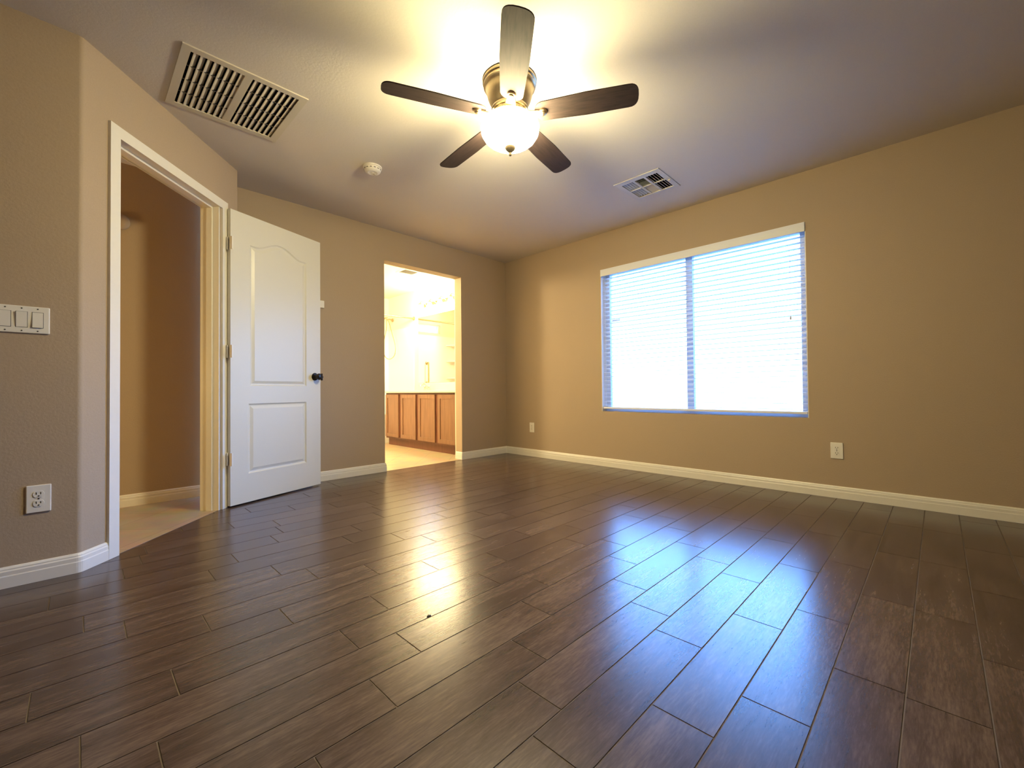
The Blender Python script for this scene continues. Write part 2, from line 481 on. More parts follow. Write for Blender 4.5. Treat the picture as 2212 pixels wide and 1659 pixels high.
GR = (-3.500, -3.006, -1.432, -.926)                 # hole for the return-air grille
RG = (-.800, -.500, -2.458, -2.158)                  # hole for the supply register
bm = bmesh.new()
slab(bm, lambda u, v, h: (u, v, h), XMIN - T, .16, YMIN - T, T, H, H + .12, [GR, RG])
struct('ceiling', bm, CEIL, 'pale textured bedroom ceiling', 'ceiling')
bm = bmesh.new(); slab(bm, lambda u, v, h: (u, v, h), HX0 - T, -3.0, T, HY1 + T, H, H + .12)
slab(bm, lambda u, v, h: (u, v, h), HX0 - T, XMIN - T, -1.3, T, H, H + .12)
struct('ceiling_hallway', bm, CEIL)
BV_ = (-.78, -.57, 1.12, 1.29)
bm = bmesh.new(); slab(bm, lambda u, v, h: (u, v, h), BXL - T, .16, T, BYF + T, H, H + .12, [BV_])
struct('ceiling_bathroom', bm, CEIL)

# ------------------------------------------------------------------ baseboards
def baseboard(name, runs, label=None, hgt=.086):
    """runs: list of polylines; the room lies to the right of the walking direction"""
    bm = bmesh.new()
    prof = [(0, 0), (.0130, 0), (.0130, hgt * .55), (.0112, hgt * .60), (.0112, hgt * .78), (.0085, hgt * .84), (.0085, hgt * .90), (.0040, hgt * .985), (0, hgt)]
    for line in runs:
        P = [Vector((x, y, 0)) for x, y in line]; rings = []
        for i, p in enumerate(P):
            ns = []
            if i > 0: d = (P[i] - P[i - 1]).normalized(); ns.append(Vector((d.y, -d.x, 0)))
            if i < len(P) - 1: d = (P[i + 1] - P[i]).normalized(); ns.append(Vector((d.y, -d.x, 0)))
            n = sum(ns, Vector()).normalized(); k = 1 / max(.3, n.dot(ns[0]))
            rings.append([bm.verts.new(p + n * (u * k) + Vector((0, 0, v + .0006))) for u, v in prof])
        m = len(prof)
        for A, B in zip(rings, rings[1:]):
            for i in range(m): bm.faces.new((A[i], A[(i + 1) % m], B[(i + 1) % m], B[i]))
        bm.faces.new(rings[0]); bm.faces.new(rings[-1])
    o = struct(name, bm, TRIM, label, 'baseboard' if label else None)
    return o
baseboard('baseboard_back', [[(arc2[-1][0], -.02), (arc2[-1][0], 0), (OX0, 0), (OX0, T)], [(OX1, T), (OX1, 0), (0, 0)]], 'white baseboard along the wall with the bathroom opening')
baseboard('baseboard_right', [[(0, 0), (0, YMIN)]], 'white baseboard under the bedroom window')
ca = off(.134, 0)
baseboard('baseboard_left', [[(XMIN, P0.y)] + [arc[0]] + arc[2:8:2] + [arc[8], ca]], 'white baseboard under the light switches and around the rounded corner')
baseboard('baseboard_hallway', [[(HX0, HY1), (Q.x - T - .01, HY1)]], 'white baseboard of the hallway beyond the open door')
baseboard('baseboard_bathroom', [[(0, 1.985), (0, 2.12)]], None)

# ------------------------------------------------------------------ door casing and jambs
CW, CT = .058, .014
ang = lambda u, v, h: dp(u, h, v)
def casing_bm():
    bm = bmesh.new()
    def leg(s0, s1, inner_first):
        # slightly stepped face: thin at the inner edge, thick outside
        a, b = (s0, s1)
        pr = [(a, 0), (a, CT * (.95 if inner_first else 1)), ((a + b) / 2, CT * .975), (b, CT * (1 if inner_first else .95)), (b, 0)]
        A = [bm.verts.new(dp(s, n, 0.001)) for s, n in pr]; B = [bm.verts.new(dp(s, n, 2.138 - 0.0)) for s, n in pr]
        return A, B, pr
    out = []
    for a, b, inn in ((.134, .134 + CW, False), (1.014, 1.014 + CW, True)):
        A, B, pr = leg(a, b, inn)
        n = len(A)
        for i in range(n): bm.faces.new((A[i], A[(i + 1) % n], B[(i + 1) % n], B[i]))
        bm.faces.new(A); bm.faces.new(B)
    pr = [(2.080, 0), (2.080, CT * .95), (2.109, CT * .95), (2.138, CT * .95), (2.138, 0)]
    A = [bm.verts.new(dp(.134 + CW, n, z)) for z, n in pr]; B = [bm.verts.new(dp(1.014, n, z)) for z, n in pr]
    n = len(A)
    for i in range(n): bm.faces.new((A[i], A[(i + 1) % n], B[(i + 1) % n], B[i]))
    bm.faces.new(A); bm.faces.new(B)
    # jamb boards lining the opening and the stop strip in their middle
    for a, b in ((S0 - .001, S0 + .001), (S1 - .012, S1 + .001)):
        pass
    box_s = lambda s0, s1, n0, n1, z0, z1: prism(bm, [(s0, z0), (s1, z0), (s1, z1), (s0, z1)], ang, n0, n1)
    box_s(S0 - .003, S0 - .0005, -T - .004, .001, .001, ZH)
    box_s(S1 - .010, S1 - .0005, -T - .004, .001, .001, ZH)
    box_s(S0, S1 - .010, -T - .004, .001, 2.080, ZH - .0005)
    box_s(S0 - .0005, S0 + .010, -.076, -.040, .001, 2.080)
    box_s(S1 - .021, S1 - .010, -.076, -.040, .001, 2.080)
    box_s(S0 + .010, S1 - .021, -.076, -.040, 2.068, 2.080)
    # hall-side casing
    for s0, s1, z0, z1 in ((.14, .199, .001, 2.138), (1.0, 1.058, .001, 2.138), (.199, 1.0, 2.080, 2.138)):
        box_s(s0, s1, -T - .014, -T, z0, z1)
    return bm
struct('trim_1', casing_bm(), TRIM, 'white casing and jambs around the open door', 'door frame')

# ------------------------------------------------------------------ the white door, folded back against the wall
AH = Vector((-3.1230, -.4370, 0))                    # hinge-side corner of the face we see
aD = math.radians(21.2)
dU = Vector((math.cos(aD), math.sin(aD), 0)); dN = Vector((dU.y, -dU.x, 0))
DWID, DTH, DZ0, DZ1 = .777, .031, .012, 2.093
door = empty('door_1', AH)
tag(door, 'white two-panel door with arched upper panel, standing open against the tan wall', 'door', kind='structure')
def dq(u, z, n): return dU * u + dN * n + Vector((0, 0, z))
def door_leaf():
    bm = bmesh.new()
    def arch(m):
        """upper panel outline moved inwards by m"""
        L, Rr, B = .143 + m, .634 - m, .850 + m
        pts = [(L, B), (Rr, B)]
        n = 22
        for i in range(n + 1):
            t = i / n; u = Rr + (L - Rr) * t
            s = abs(2 * t - 1)                        # 1 at the shoulders, 0 at the crown
            w = 1 - min(1, s / .82)
            e = w * w * (3 - 2 * w)
            pts.append((u, 1.878 + .068 * (1 - (1 - e) ** 1.15) - m))
        return pts
    def rect(m): return [(.131 + m, .216 + m), (.632 - m, .216 + m), (.632 - m, .720 - m), (.131 + m, .720 - m)]
    outer = [(0, DZ0), (DWID, DZ0), (DWID, DZ1), (0, DZ1)]
    def loop(pts, n): return [bm.verts.new(dq(u, z, n)) for u, z in pts]
    def edges(vs): return [bm.edges.new((vs[i], vs[(i + 1) % len(vs)])) for i in range(len(vs))]
    O = loop(outer, 0); E = edges(O); rings = []
    for fn in (arch, rect):
        a = loop(fn(0), 0); E += edges(a)
        rings.append([a, loop(fn(.009), -.0075), loop(fn(.016), -.0085), loop(fn(.037), -.0012)])
    bmesh.ops.triangle_fill(bm, edges=E, use_beauty=True, use_dissolve=False)
    for rg in rings:
        for A, B in zip(rg, rg[1:]):
            n = len(A)
            for i in range(n): bm.faces.new((A[i], A[(i + 1) % n], B[(i + 1) % n], B[i]))
        bm.faces.new(rg[-1])
    Bk = loop(outer, -DTH)
    bm.faces.new(Bk)
    for i in range(4): bm.faces.new((O[i], O[(i + 1) % 4], Bk[(i + 1) % 4], Bk[i]))
    return bm
obj('door_leaf', door_leaf(), DOORP, door)
for z in (.293, 1.045, 1.803):
    bm = bmesh.new()
    lathe(bm, [(.0055, z), (.0055, z + .089)], 12, Matrix.Translation(dq(-.009, 0, -.020)))
    box(bm, (-.010, -.030, z), (-.0005, -.006, z + .089), mat=Matrix.Rotation(aD, 4, 'Z'))
    obj('hinge', bm, TRIM, door)
# knobs on both faces, latch plate on the edge
def knob_bm(side):
    bm = bmesh.new()
    prof = [(0, .0), (.032, .0), (.0325, .004), (.029, .009), (.016, .012), (.0125, .018), (.0125, .030), (.020, .036), (.0265, .045), (.0275, .054), (.024, .062), (.013, .066), (0, .0665)]
    zdir = dN * side; xdir = dU; ydir = zdir.cross(xdir)
    mt = Matrix(((xdir.x, ydir.x, zdir.x, 0), (xdir.y, ydir.y, zdir.y, 0), (xdir.z, ydir.z, zdir.z, 0), (0, 0, 0, 1)))
    p = dq(.717, .930, 0 if side > 0 else -DTH)
    lathe(bm, prof, 28, Matrix.Translation(p) @ mt, cap=False)
    return bm
kn = obj('door_knob', knob_bm(1), BRONZE, door, smooth=True); kn['label'] = 'black bronze round knob'
kn2 = obj('door_knob', knob_bm(-1), BRONZE, door, smooth=True); kn2['label'] = 'black bronze round knob'
bm = bmesh.new()
box(bm, (DWID - .001, -DTH + .006, .9), (DWID + .0015, -.006, .958), mat=Matrix.Rotation(aD, 4, 'Z'))
box(bm, (DWID, -DTH + .011, .921), (DWID + .012, -.011, .937), mat=Matrix.Rotation(aD, 4, 'Z'))
lt = obj('latch', bm, BRONZE, door); lt['label'] = 'black bronze latch plate'

# ------------------------------------------------------------------ bedroom window
win = empty('window_1', (.12, (WY0 + WY1) / 2, WZ0)); win['kind'] = 'structure'
tag(win, 'wide two-pane slider window with grey frame behind the blind', 'window')
W0 = Vector(win.location)
def rel(a, o): return tuple(Vector(a) - o)
FX0, FX1 = .092, .150
bm = bmesh.new()
slab(bm, lambda u, v, h: Vector((h, u, v)) - W0, WY0, WY1, WZ0, WZ1, FX0, FX1, [(WY0 + .055, WY1 - .052, WZ0 + .045, WZ1 - .045)])
obj('window_frame', bm, FRAMEM, win)
bm = bmesh.new()
box(bm, rel((FX0 - .004, -2.357, WZ0 + .045), W0), rel((FX1 - .01, -2.295, WZ1 - .045), W0), .003)
obj('mullion', bm, FRAMEM, win)
for a, b in ((WY0 + .055, -2.357), (-2.295, WY1 - .052)):
    bm = bmesh.new(); box(bm, rel((.118, a, WZ0 + .045), W0), rel((.122, b, WZ1 - .045), W0)); obj('glass_pane', bm, GLASS, win)
bm = bmesh.new()                                      # latch on the left sash
box(bm, rel((.100, -1.575, 1.515), W0), rel((.112, -1.505, 1.535), W0), .003)
lathe(bm, [(0, 0), (.012, 0), (.012, .010), (0, .010)], 14, Matrix.Translation(rel((.100, -1.592, 1.525), W0)) @ Matrix.Rotation(-PI / 2, 4, 'Y'))
obj('sash_latch', bm, FRAMEM, win)

for a, b in ((WY1 - .006, WY1 - .0005), (WY0 + .0005, WY0 + .006)):      # white side liners of the reveal
    bm = bmesh.new(); box(bm, rel((.001, a, WZ0 + .001), W0), rel((FX0 - .0005, b, WZ1 - .001), W0)); obj('side_liner', bm, TRIM, win)
# blind: valance, slats, bottom rail, ladder cords, lift cord
bl = empty('window_blind', (.035, (WY0 + WY1) / 2, WZ1)); B0 = Vector(bl.location)
tag(bl, 'white horizontal slat blind hanging fully lowered with open slats in the bedroom window', 'window blind')
bm = bmesh.new()
box(bm, rel((-.010, WY0 + .004, 1.985), B0), rel((-.001, WY1 - .004, WZ1 - .001), B0), .002)
box(bm, rel((-.001, WY0 + .004, 1.985), B0), rel((.030, WY0 + .010, WZ1 - .001), B0))
box(bm, rel((-.001, WY1 - .010, 1.985), B0), rel((.030, WY1 - .004, WZ1 - .001), B0))
obj('valance', bm, SLATM, bl)
bm = bmesh.new(); box(bm, rel((.010, WY0 + .011, 2.012), B0), rel((.062, WY1 - .011, WZ1 - .002), B0), .002); obj('head_rail', bm, SLATM, bl)
def slat_bm():
    bm = bmesh.new(); n = 6; top = []; bot = []
    for i in range(n + 1):
        t = i / n; x = -.025 + .05 * t; z = .0022 * (1 - (2 * t - 1) ** 2)
        top.append((x, z + .0013)); bot.append((x, z - .0013))
    prism(bm, top + bot[::-1], lambda u, v, h: (u, h, v), WY0 + .018 - B0.y, WY1 - .026 - B0.y)
    return bm
s0 = obj('slat', slat_bm(), SLATT, bl); s0.location = (0, 0, .634 - B0.z)
for k in range(1, 32):
    s = s0.copy(); COL.objects.link(s); s.parent = bl; s.location = (0, 0, .634 + .0427 * k - B0.z)
bm = bmesh.new(); box(bm, rel((.010, WY0 + .012, .598), B0), rel((.060, WY1 - .012, .617), B0), .003); obj('bottom_rail', bm, SLATM, bl)
for y in (-1.62, -2.06, -2.62, -3.06):
    bm = bmesh.new()
    for x in (.0085, .0615): tube(bm, [rel((x, y, .617), B0), rel((x, y, 2.012), B0)], .0008, 5)
    obj('ladder_cord', bm, SLATM, bl)
bm = bmesh.new(); tube(bm, [rel((.003, -3.14, 1.35), B0), rel((.004, -3.14, 1.985), B0)], .0011, 6)
lathe(bm, [(0, 0), (.006, .002), (.007, .02), (.003, .03), (0, .031)], 10, Matrix.Translation(rel((.003, -3.14, 1.325), B0)), cap=False)
obj('lift_cord', bm, SLATM, bl)

# ------------------------------------------------------------------ outlets, switches, wall sensor
def outlet(loc, rotz, label):
    """duplex outlet; local frame: x along the wall, -y out of the wall"""
    t = empty('wall_outlet', loc, rotz)
    tag(t, label, 'outlet', 'white wall outlets')
    bm = bmesh.new(); box(bm, (-.037, -.0065, -.0585), (.037, 0, .0585), .003); obj('cover_plate', bm, PLATE, t)
    for dz in (.0195, -.0195):
        bm = bmesh.new()
        pts = [(.0165 * math.cos(a), .0165 * math.sin(a)) for a in [2 * PI * i / 28 for i in range(28)]]
        pts = [(u, max(-.0135, min(.0135, v))) for u, v in pts]
        prism(bm, pts, lambda u, v, h: (u, h, v + dz), -.0085, -.006)
        rc = obj('receptacle', bm, PLATE, t)
        bm = bmesh.new()
        box(bm, (-.0078, -.0092, dz - .001), (-.0052, -.0080, dz + .0085)); box(bm, (.0052, -.0092, dz), (.0078, -.0080, dz + .0080))
        lathe(bm, [(0, 0), (.0029, 0), (.0029, .0012), (0, .0012)], 12, Matrix.Translation((0, -.0080, dz - .0075)) @ Matrix.Rotation(PI / 2, 4, 'X'))
        obj('slots', bm, SLOT, rc)
    bm = bmesh.new(); lathe(bm, [(0, 0), (.0033, 0), (.0026, .0012), (0, .0014)], 12, Matrix.Translation((0, -.0065, 0)) @ Matrix.Rotation(PI / 2, 4, 'X'), cap=False)
    obj('screw', bm, SLOT, t)
    return t
outlet((-3.9885, P0.y, .353), 0, 'white duplex outlet low on the left wall below the light switches')
outlet((0, -.4435, .348), -PI / 2, 'small white outlet near the far corner, left of the window')
outlet((0, -3.4130, .342), -PI / 2, 'white duplex outlet low on the wall, to the lower right of the window')

sw = empty('light_switch', (-4.0405, P0.y, 1.121))
tag(sw, 'white three-gang rocker switch plate on the left wall at the photo edge', 'light switch')
bm = bmesh.new(); box(bm, (-.0815, -.0065, -.0575), (.0815, 0, .0575), .003); obj('cover_plate', bm, PLATE, sw)
for i in (-1, 0, 1):
    x = i * .046
    bm = bmesh.new(); box(bm, (x - .0170, -.0069, -.0340), (x + .0170, -.0060, .0340)); obj('rocker_gap', bm, SLOT, sw)
    bm = bmesh.new()
    tip = .0045 if i < 1 else -.0030
    v = [(x - .0155, -.0075 - max(0, tip), .0325), (x + .0155, -.0075 - max(0, tip), .0325), (x + .0155, -.0085 - max(0, -tip), -.0325), (x - .0155, -.0085 - max(0, -tip), -.0325)]
    A = [bm.verts.new(p) for p in v]; Bq = [bm.verts.new((p[0], -.0060, p[2])) for p in v]
    bm.faces.new(A); bm.faces.new(Bq)
    for k in range(4): bm.faces.new((A[k], A[(k + 1) % 4], Bq[(k + 1) % 4], Bq[k]))
    obj('rocker', bm, PLATE, sw)
    for z in (.0475, -.0475):
        bm = bmesh.new(); lathe(bm, [(0, 0), (.0028, 0), (.0022, .001), (0, .0012)], 10, Matrix.Translation((x, -.0065, z)) @ Matrix.Rotation(PI / 2, 4, 'X'), cap=False)
        obj('screw', bm, SLOT, sw)

ws = empty('wall_sensor', (-2.343, 0, 1.590))
tag(ws, 'small white wall sensor peeking out beside the edge of the open door', 'sensor')
bm = bmesh.new(); box(bm, (-.036, -.016, -.033), (.036, 0, .033), .004); obj('sensor_body', bm, PLATE, ws)
bm = bmesh.new(); box(bm, (-.026, -.0172, -.022), (.026, -.0155, .022), .0006); obj('sensor_cover', bm, PLATE, ws)

ch = empty('door_chime', (-3.668, HY1, 2.015))
tag(ch, 'small round tan wall fitting on the hallway wall, half hidden by the door casing', 'wall fitting')
bm = bmesh.new(); lathe(bm, [(0, 0), (.055, 0), (.055, .016), (.045, .028), (.02, .034), (0, .035)], 28, Matrix.Rotation(PI / 2, 4, 'X'), cap=False)
obj('chime_cover', bm, WALL, ch, smooth=True)

# ------------------------------------------------------------------ ceiling things
gx0, gx1, gy0, gy1 = -3.535, -2.970, -1.466, -.890
g = empty('return_grille', ((gx0 + gx1) / 2, (gy0 + gy1) / 2, H)); G0 = Vector(g.location)
tag(g, 'large louvered return air grille in the ceiling above the open door', 'air grille')
ix0, ix1, iy0, iy1 = GR
bm = bmesh.new()
slab(bm, lambda u, v, h: Vector((u, v, h)) - G0, gx0, gx1, gy0, gy1, H - .007, H - .0002, [(ix0 + .002, ix1 - .002, iy0 + .002, iy1 - .002)])
bmesh.ops.bevel(bm, geom=[e for e in bm.edges if all(v.co.z < -.006 for v in e.verts) and len(e.link_faces) == 2 and e.calc_face_angle(0) > 1], offset=.003, segments=2, affect='EDGES')
obj('grille_frame', bm, GRILLE, g)
xm = (ix0 + ix1) / 2
bm = bmesh.new(); box(bm, rel((xm - .019, iy0, H - .006), G0), rel((xm + .019, iy1, H + .012), G0), .002); obj('center_bar', bm, GRILLE, g)
def louver_bm():
    bm = bmesh.new(); n = 5; a = []; b = []
    for i in range(n + 1):                            # curved blade: a bent strip, one lip down at the opening
        t = i / n; x = -.006 + .0235 * t; z = -.004 + .015 * t ** 1.7
        a.append((x, z)); b.append((x + .0012, z - .0004))
    prism(bm, a + b[::-1], lambda u, v, h: (u, h, v), iy0 + .002 - G0.y, iy1 - .002 - G0.y)
    return bm
l0 = None
for half in (0, 1):
    a, b = ((ix0 + .004, xm - .019), (xm + .019, ix1 - .004))[half]
    for k in range(8):
        x = a + (b - a) * (k + .55) / 8.0
        if l0 is None: l0 = o = obj('louver', louver_bm(), GRILLE, g)
        else: o = l0.copy(); COL.objects.link(o); o.parent = g
        o.location = (x - G0.x, 0, 0)
for k in (1, 2, 3):
    y = iy0 + (iy1 - iy0) * k / 4
    bm = bmesh.new(); box(bm, rel((ix0 + .003, y - .0025, H - .0035), G0), rel((ix1 - .003, y + .0025, H + .004), G0)); o = obj('cross_bar', bm, SLOT, g)
bm = bmesh.new()                                      # open sheet-metal box above the hole
a, b = Vector(rel((ix0, iy0, H + .002), G0)), Vector(rel((ix1, iy1, H + .25), G0))
vs = box(bm, a, b)
bmesh.ops.delete(bm, geom=[f for f in bm.faces if all(v.co.z < a.z + 1e-4 for v in f.verts)], context='FACES')
obj('duct_box', bm, DUCT, g)

rx0, rx1, ry0, ry1 = -.850, -.465, -2.495, -2.115
rg = empty('air_register', ((rx0 + rx1) / 2, (ry0 + ry1) / 2, H)); R0 = Vector(rg.location)
tag(rg, 'small white three-way ceiling register near the window wall', 'air register')
ix0, ix1, iy0, iy1 = RG
bm = bmesh.new()
slab(bm, lambda u, v, h: Vector((u, v, h)) - R0, rx0, rx1, ry0, ry1, H - .006, H - .0002, [(ix0 + .002, ix1 - .002, iy0 + .002, iy1 - .002)])
obj('register_frame', bm, REGM, rg)
# fields: two end fields with blades along x, a middle field with blades along y split in two
ya, yb, yc, yd = iy0 + .003, iy0 + .105, iy1 - .105, iy1 - .003
xm = (ix0 + ix1) / 2
bm = bmesh.new()
for y in (yb, yc): box(bm, rel((ix0 + .002, y - .008, H - .004), R0), rel((ix1 - .002, y + .008, H + .004), R0))
box(bm, rel((xm - .005, iy0 + .002, H - .0045), R0), rel((xm + .005, iy1 - .002, H + .003), R0))
obj('divider_bars', bm, REGM, rg)
def blade(L, ang_, along_x, x, y):
    bm = bmesh.new()
    if along_x: box(bm, (-L / 2, -.0066, -.0006), (L / 2, .0066, .0006), mat=Matrix.Rotation(ang_, 4, 'X'))
    else: box(bm, (-.0075, -L / 2, -.0006), (.0075, L / 2, .0006), mat=Matrix.Rotation(ang_, 4, 'Y'))
    o = obj('register_blade', bm, REGM, rg); o.location = rel((x, y, H + .005), R0)
for k in range(5):
    blade(ix1 - ix0 - .006, math.radians(38), True, xm, ya + (yb - .008 - ya) * (k + .02) / 4.3)
    blade(ix1 - ix0 - .006, math.radians(-38), True, xm, yd - (yd - yc - .008) * (k + .02) / 4.3)
for k in range(7):
    L = yc - yb - .016
    blade(L, math.radians(-35), False, ix0 + .008 + (xm - ix0 - .012) * k / 6.5, (yb + yc) / 2)
    blade(L, math.radians(35), False, ix1 - .008 - (ix1 - xm - .012) * k / 6.5, (yb + yc) / 2)
bm = bmesh.new(); box(bm, rel((-.640, ry0 + .006, H - .018), R0), rel((-.632, ry0 + .026, H - .006), R0), .002); obj('damper_lever', bm, REGM, rg)
bm = bmesh.new(); a, b = Vector(rel((ix0, iy0, H + .002), R0)), Vector(rel((ix1, iy1, H + .2), R0)); box(bm, a, b)
bmesh.ops.delete(bm, geom=[f for f in bm.faces if all(v.co.z < a.z + 1e-4 for v in f.verts)], context='FACES')
obj('duct_box', bm, DUCT, rg)

sd = empty('smoke_detector', (-2.362, -1.031, H))
tag(sd, 'round white smoke detector on the ceiling left of the fan', 'smoke detector')
bm = bmesh.new(); lathe(bm, [(0, 0), (.066, 0), (.066, -.010), (.060, -.012), (0, -.012)], 40, cap=False); obj('mounting_base', bm, PLATE, sd, smooth=True)
bm = bmesh.new(); lathe(bm, [(0, -.012), (.058, -.012), (.060, -.018), (.057, -.030), (.049, -.039), (.034, -.043), (.030, -.041), (.012, -.041), (.010, -.044), (0, -.044)], 40, cap=False); obj('sensor_cap', bm, PLATE, sd, smooth=True)
bm = bmesh.new()
for i in range(14):
    a0 = 2 * PI * i / 14
    box(bm, (.0595, -.007, -.0262), (.0605, .007, -.0215), mat=Matrix.Rotation(a0, 4, 'Z'))
obj('vent_slots', bm, SLOT, sd)
bm = bmesh.new(); lathe(bm, [(0, -.0405), (.009, -.0405), (.009, -.0455), (0, -.0465)], 16, Matrix.Translation((.022, .012, 0)), cap=False); obj('test_button', bm, GRILLE, sd, smooth=True)

# ------------------------------------------------------------------ ceiling fan
FX, FY = -2.266, -2.352
fan = empty('ceiling_fan', (FX, FY, H))
tag(fan, 'flush mounted ceiling fan with five dark walnut blades and a lit frosted bowl', 'ceiling fan')
z = lambda v: v - H
bm = bmesh.new()
lathe(bm, [(0, -.0005), (.138, -.0005), (.143, -.006), (.143, -.016), (.136, -.021), (.139, -.026), (.139, -.034), (.130, -.040), (.124, -.052), (.121, -.070), (.117, -.090), (.108, -.112), (.098, -.132), (.090, -.146), (.096, -.150), (.098, -.158), (.094, -.165), (0, -.165)], 56, cap=False)
mh = obj('motor_housing', bm, BRASS, fan, smooth=True)
bm = bmesh.new()
lathe(bm, [(0, -.166), (.080, -.166), (.086, -.170), (.086, -.182), (.074, -.188), (.070, -.196), (.094, -.200), (.098, -.205), (.098, -.214), (0, -.214)], 48, cap=False)
obj('light_fitter', bm, BRASS, fan, smooth=True)
bm = bmesh.new()
for i in range(15):
    a0 = 2 * PI * i / 15
    box(bm, (.0855, -.010, -.181), (.0885, .010, -.171), .001, mat=Matrix.Rotation(a0, 4, 'Z'))
obj('fitter_ornament', bm, BRASS, fan)
# bowl: open at the top, bulging shoulder, round bottom
prof = []
for i in range(23):
    t = i / 22
    zz = 2.226 - .141 * t
    if zz > 2.192: r = .126 + (.155 - .126) * math.sin((2.226 - zz) / .034 * PI / 2)
    else: r = .155 * math.sqrt(max(0, 1 - ((2.192 - zz) / .1075) ** 2.3))
    prof.append((max(r, .012), z(zz)))
bm = bmesh.new(); lathe(bm, prof[::2], 20, cap=False)
for f in bm.faces: f.smooth = True
obj('light_bowl', bm, BOWLG, fan)['label'] = 'lit frosted glass bowl'
bm = bmesh.new(); lathe(bm, [(0, z(2.226)), (.006, z(2.226)), (.006, z(2.090)), (.026, z(2.090)), (.029, z(2.084)), (.025, z(2.074)), (.014, z(2.064)), (.007, z(2.057)), (.0085, z(2.049)), (.006, z(2.042)), (0, z(2.040))], 20, cap=False)
obj('finial', bm, FINIAL, fan, smooth=True)
# blades
def blade_bm():
    bm = bmesh.new(); pts_t = []; n = 12
    r0, r1 = .135, .656; w0, w1 = .058, .066
    out = []
    for i in range(n + 1):                            # rounded root
        a = PI / 2 + PI * i / n
        out.append((r0 + .045 + .045 * math.cos(a), w0 * math.sin(a)))
    out2 = []
    for i in range(n + 1):                            # rounded tip
        a = -PI / 2 + PI * i / n
        ca_, sa_ = math.cos(a), math.sin(a)
        out2.append((r1 - .05 + .05 * math.copysign(abs(ca_) ** .75, ca_), w1 * math.copysign(abs(sa_) ** .75, sa_)))
    poly = out + [(.4, -.068)] + out2 + [(.4, .068)]
    fs = prism(bm, poly, lambda u, v, h: (u, v, h), -.003, .003)
    return bm
def arm_bm():
    bm = bmesh.new()
    # curved iron from the hub out to a round medallion under the blade
    pts = [(.075, 0, .010), (.105, 0, -.004), (.130, 0, -.012), (.165, 0, -.0085)]
    P = smooth_path(pts, 5); rings = []
    for i, p in enumerate(P):
        w = .016 + .010 * math.sin(PI * i / (len(P) - 1))
        rings.append([bm.verts.new((p.x, sy * w, p.z + dz)) for sy, dz in ((-1, -.003), (1, -.003), (1, .003), (-1, .003))])
    for A, B in zip(rings, rings[1:]):
        for k in range(4): bm.faces.new((A[k], A[(k + 1) % 4], B[(k + 1) % 4], B[k]))
    bm.faces.new(rings[0]); bm.faces.new(rings[-1])
    lathe(bm, [(0, -.024), (.006, -.0235), (.0145, -.019), (.016, -.014), (.021, -.012), (.023, -.008), (.023, -.004), (0, -.004)], 24, Matrix.Translation((.178, 0, 0)), cap=False)
    return bm
b0 = a0_ = None
for k in range(5):
    ph = 3.979 + k * 2 * PI / 5
    if b0 is None:
        b = b0 = obj('fan_blade', blade_bm(), BLADE, fan)
        a_ = a0_ = obj('blade_arm', arm_bm(), BRASS, b0, smooth=True)
    else:
        b = b0.copy(); COL.objects.link(b); b.parent = fan
        a_ = a0_.copy(); COL.objects.link(a_); a_.parent = b
    b.location = (0, 0, z(2.250)); b.rotation_mode = 'XYZ'
    b.rotation_euler = (math.radians(-12), 0, ph)

# ------------------------------------------------------------------ bathroom
VY0, VY1 = .14, 1.985
va = empty('vanity_cabinet', (-.305, (VY0 + VY1) / 2, 0)); V0 = Vector(va.location)
tag(va, 'reddish brown wooden vanity cabinet with flat panel doors seen through the bathroom opening', 'cabinet')
bm = bmesh.new(); box(bm, rel((-.592, VY0, .105), V0), rel((-.002, VY1, .776), V0)); obj('cabinet_body', bm, CABD, va)
bm = bmesh.new(); box(bm, rel((-.553, VY0 + .005, .002), V0), rel((-.010, VY1 - .01, .105), V0)); obj('toe_kick', bm, CABD, va)
def cab_door(y0, y1):
    z0, z1 = .130, .752; x = -.592; t = .019; st = .052
    bm = bmesh.new()
    slab(bm, lambda u, v, h: Vector((h, u, v)) - V0, y0, y1, z0, z1, x - t, x - .0005, [(y0 + st, y1 - st, z0 + st, z1 - st)])
    d = obj('cabinet_door', bm, CABW, va)
    bm = bmesh.new(); box(bm, rel((x - t + .009, y0 + st - .004, z0 + st - .004), V0), rel((x - .003, y1 - st + .004, z1 - st + .004), V0)); obj('door_panel', bm, CABW, d)
for y0, y1 in ((.258, .642), (.706, 1.096), (1.158, 1.542), (1.606, 1.972)): cab_door(y0, y1)
ct = empty('vanity_countertop', (-.318, (VY0 + VY1) / 2, .776)); C0 = Vector(ct.location)
tag(ct, 'cream countertop with backsplash on the brown vanity', 'countertop')
bm = bmesh.new(); box(bm, rel((-.635, VY0 - .008, .777), C0), rel((-.001, VY1 + .012, .810), C0), .006); obj('counter_slab', bm, COUNT, ct)
bm = bmesh.new(); box(bm, rel((-.022, VY0 - .008, .8105), C0), rel((-.001, VY1 + .012, .912), C0), .003); obj('backsplash', bm, COUNT, ct)
def faucet(y, label):
    f = empty('faucet', (-.11, y, .8105)); tag(f, label, 'faucet', 'faucets on the vanity')
    bm = bmesh.new(); box(bm, (-.025, -.075, 0), (.025, .075, .014), .006); obj('faucet_base', bm, CHROME, f)
    bm = bmesh.new(); tube(bm, smooth_path([(0, 0, .01), (-.005, 0, .06), (-.04, 0, .095), (-.09, 0, .088), (-.105, 0, .065)], 5), .011, 12); obj('spout', bm, CHROME, f, smooth=True)
    for s in (-1, 1):
        bm = bmesh.new(); lathe(bm, [(.014, 0), (.012, .03), (.019, .036), (.02, .05), (.012, .058), (0, .059)], 18, Matrix.Translation((0, s * .055, .012)), cap=False); obj('handle', bm, CHROME, f, smooth=True)
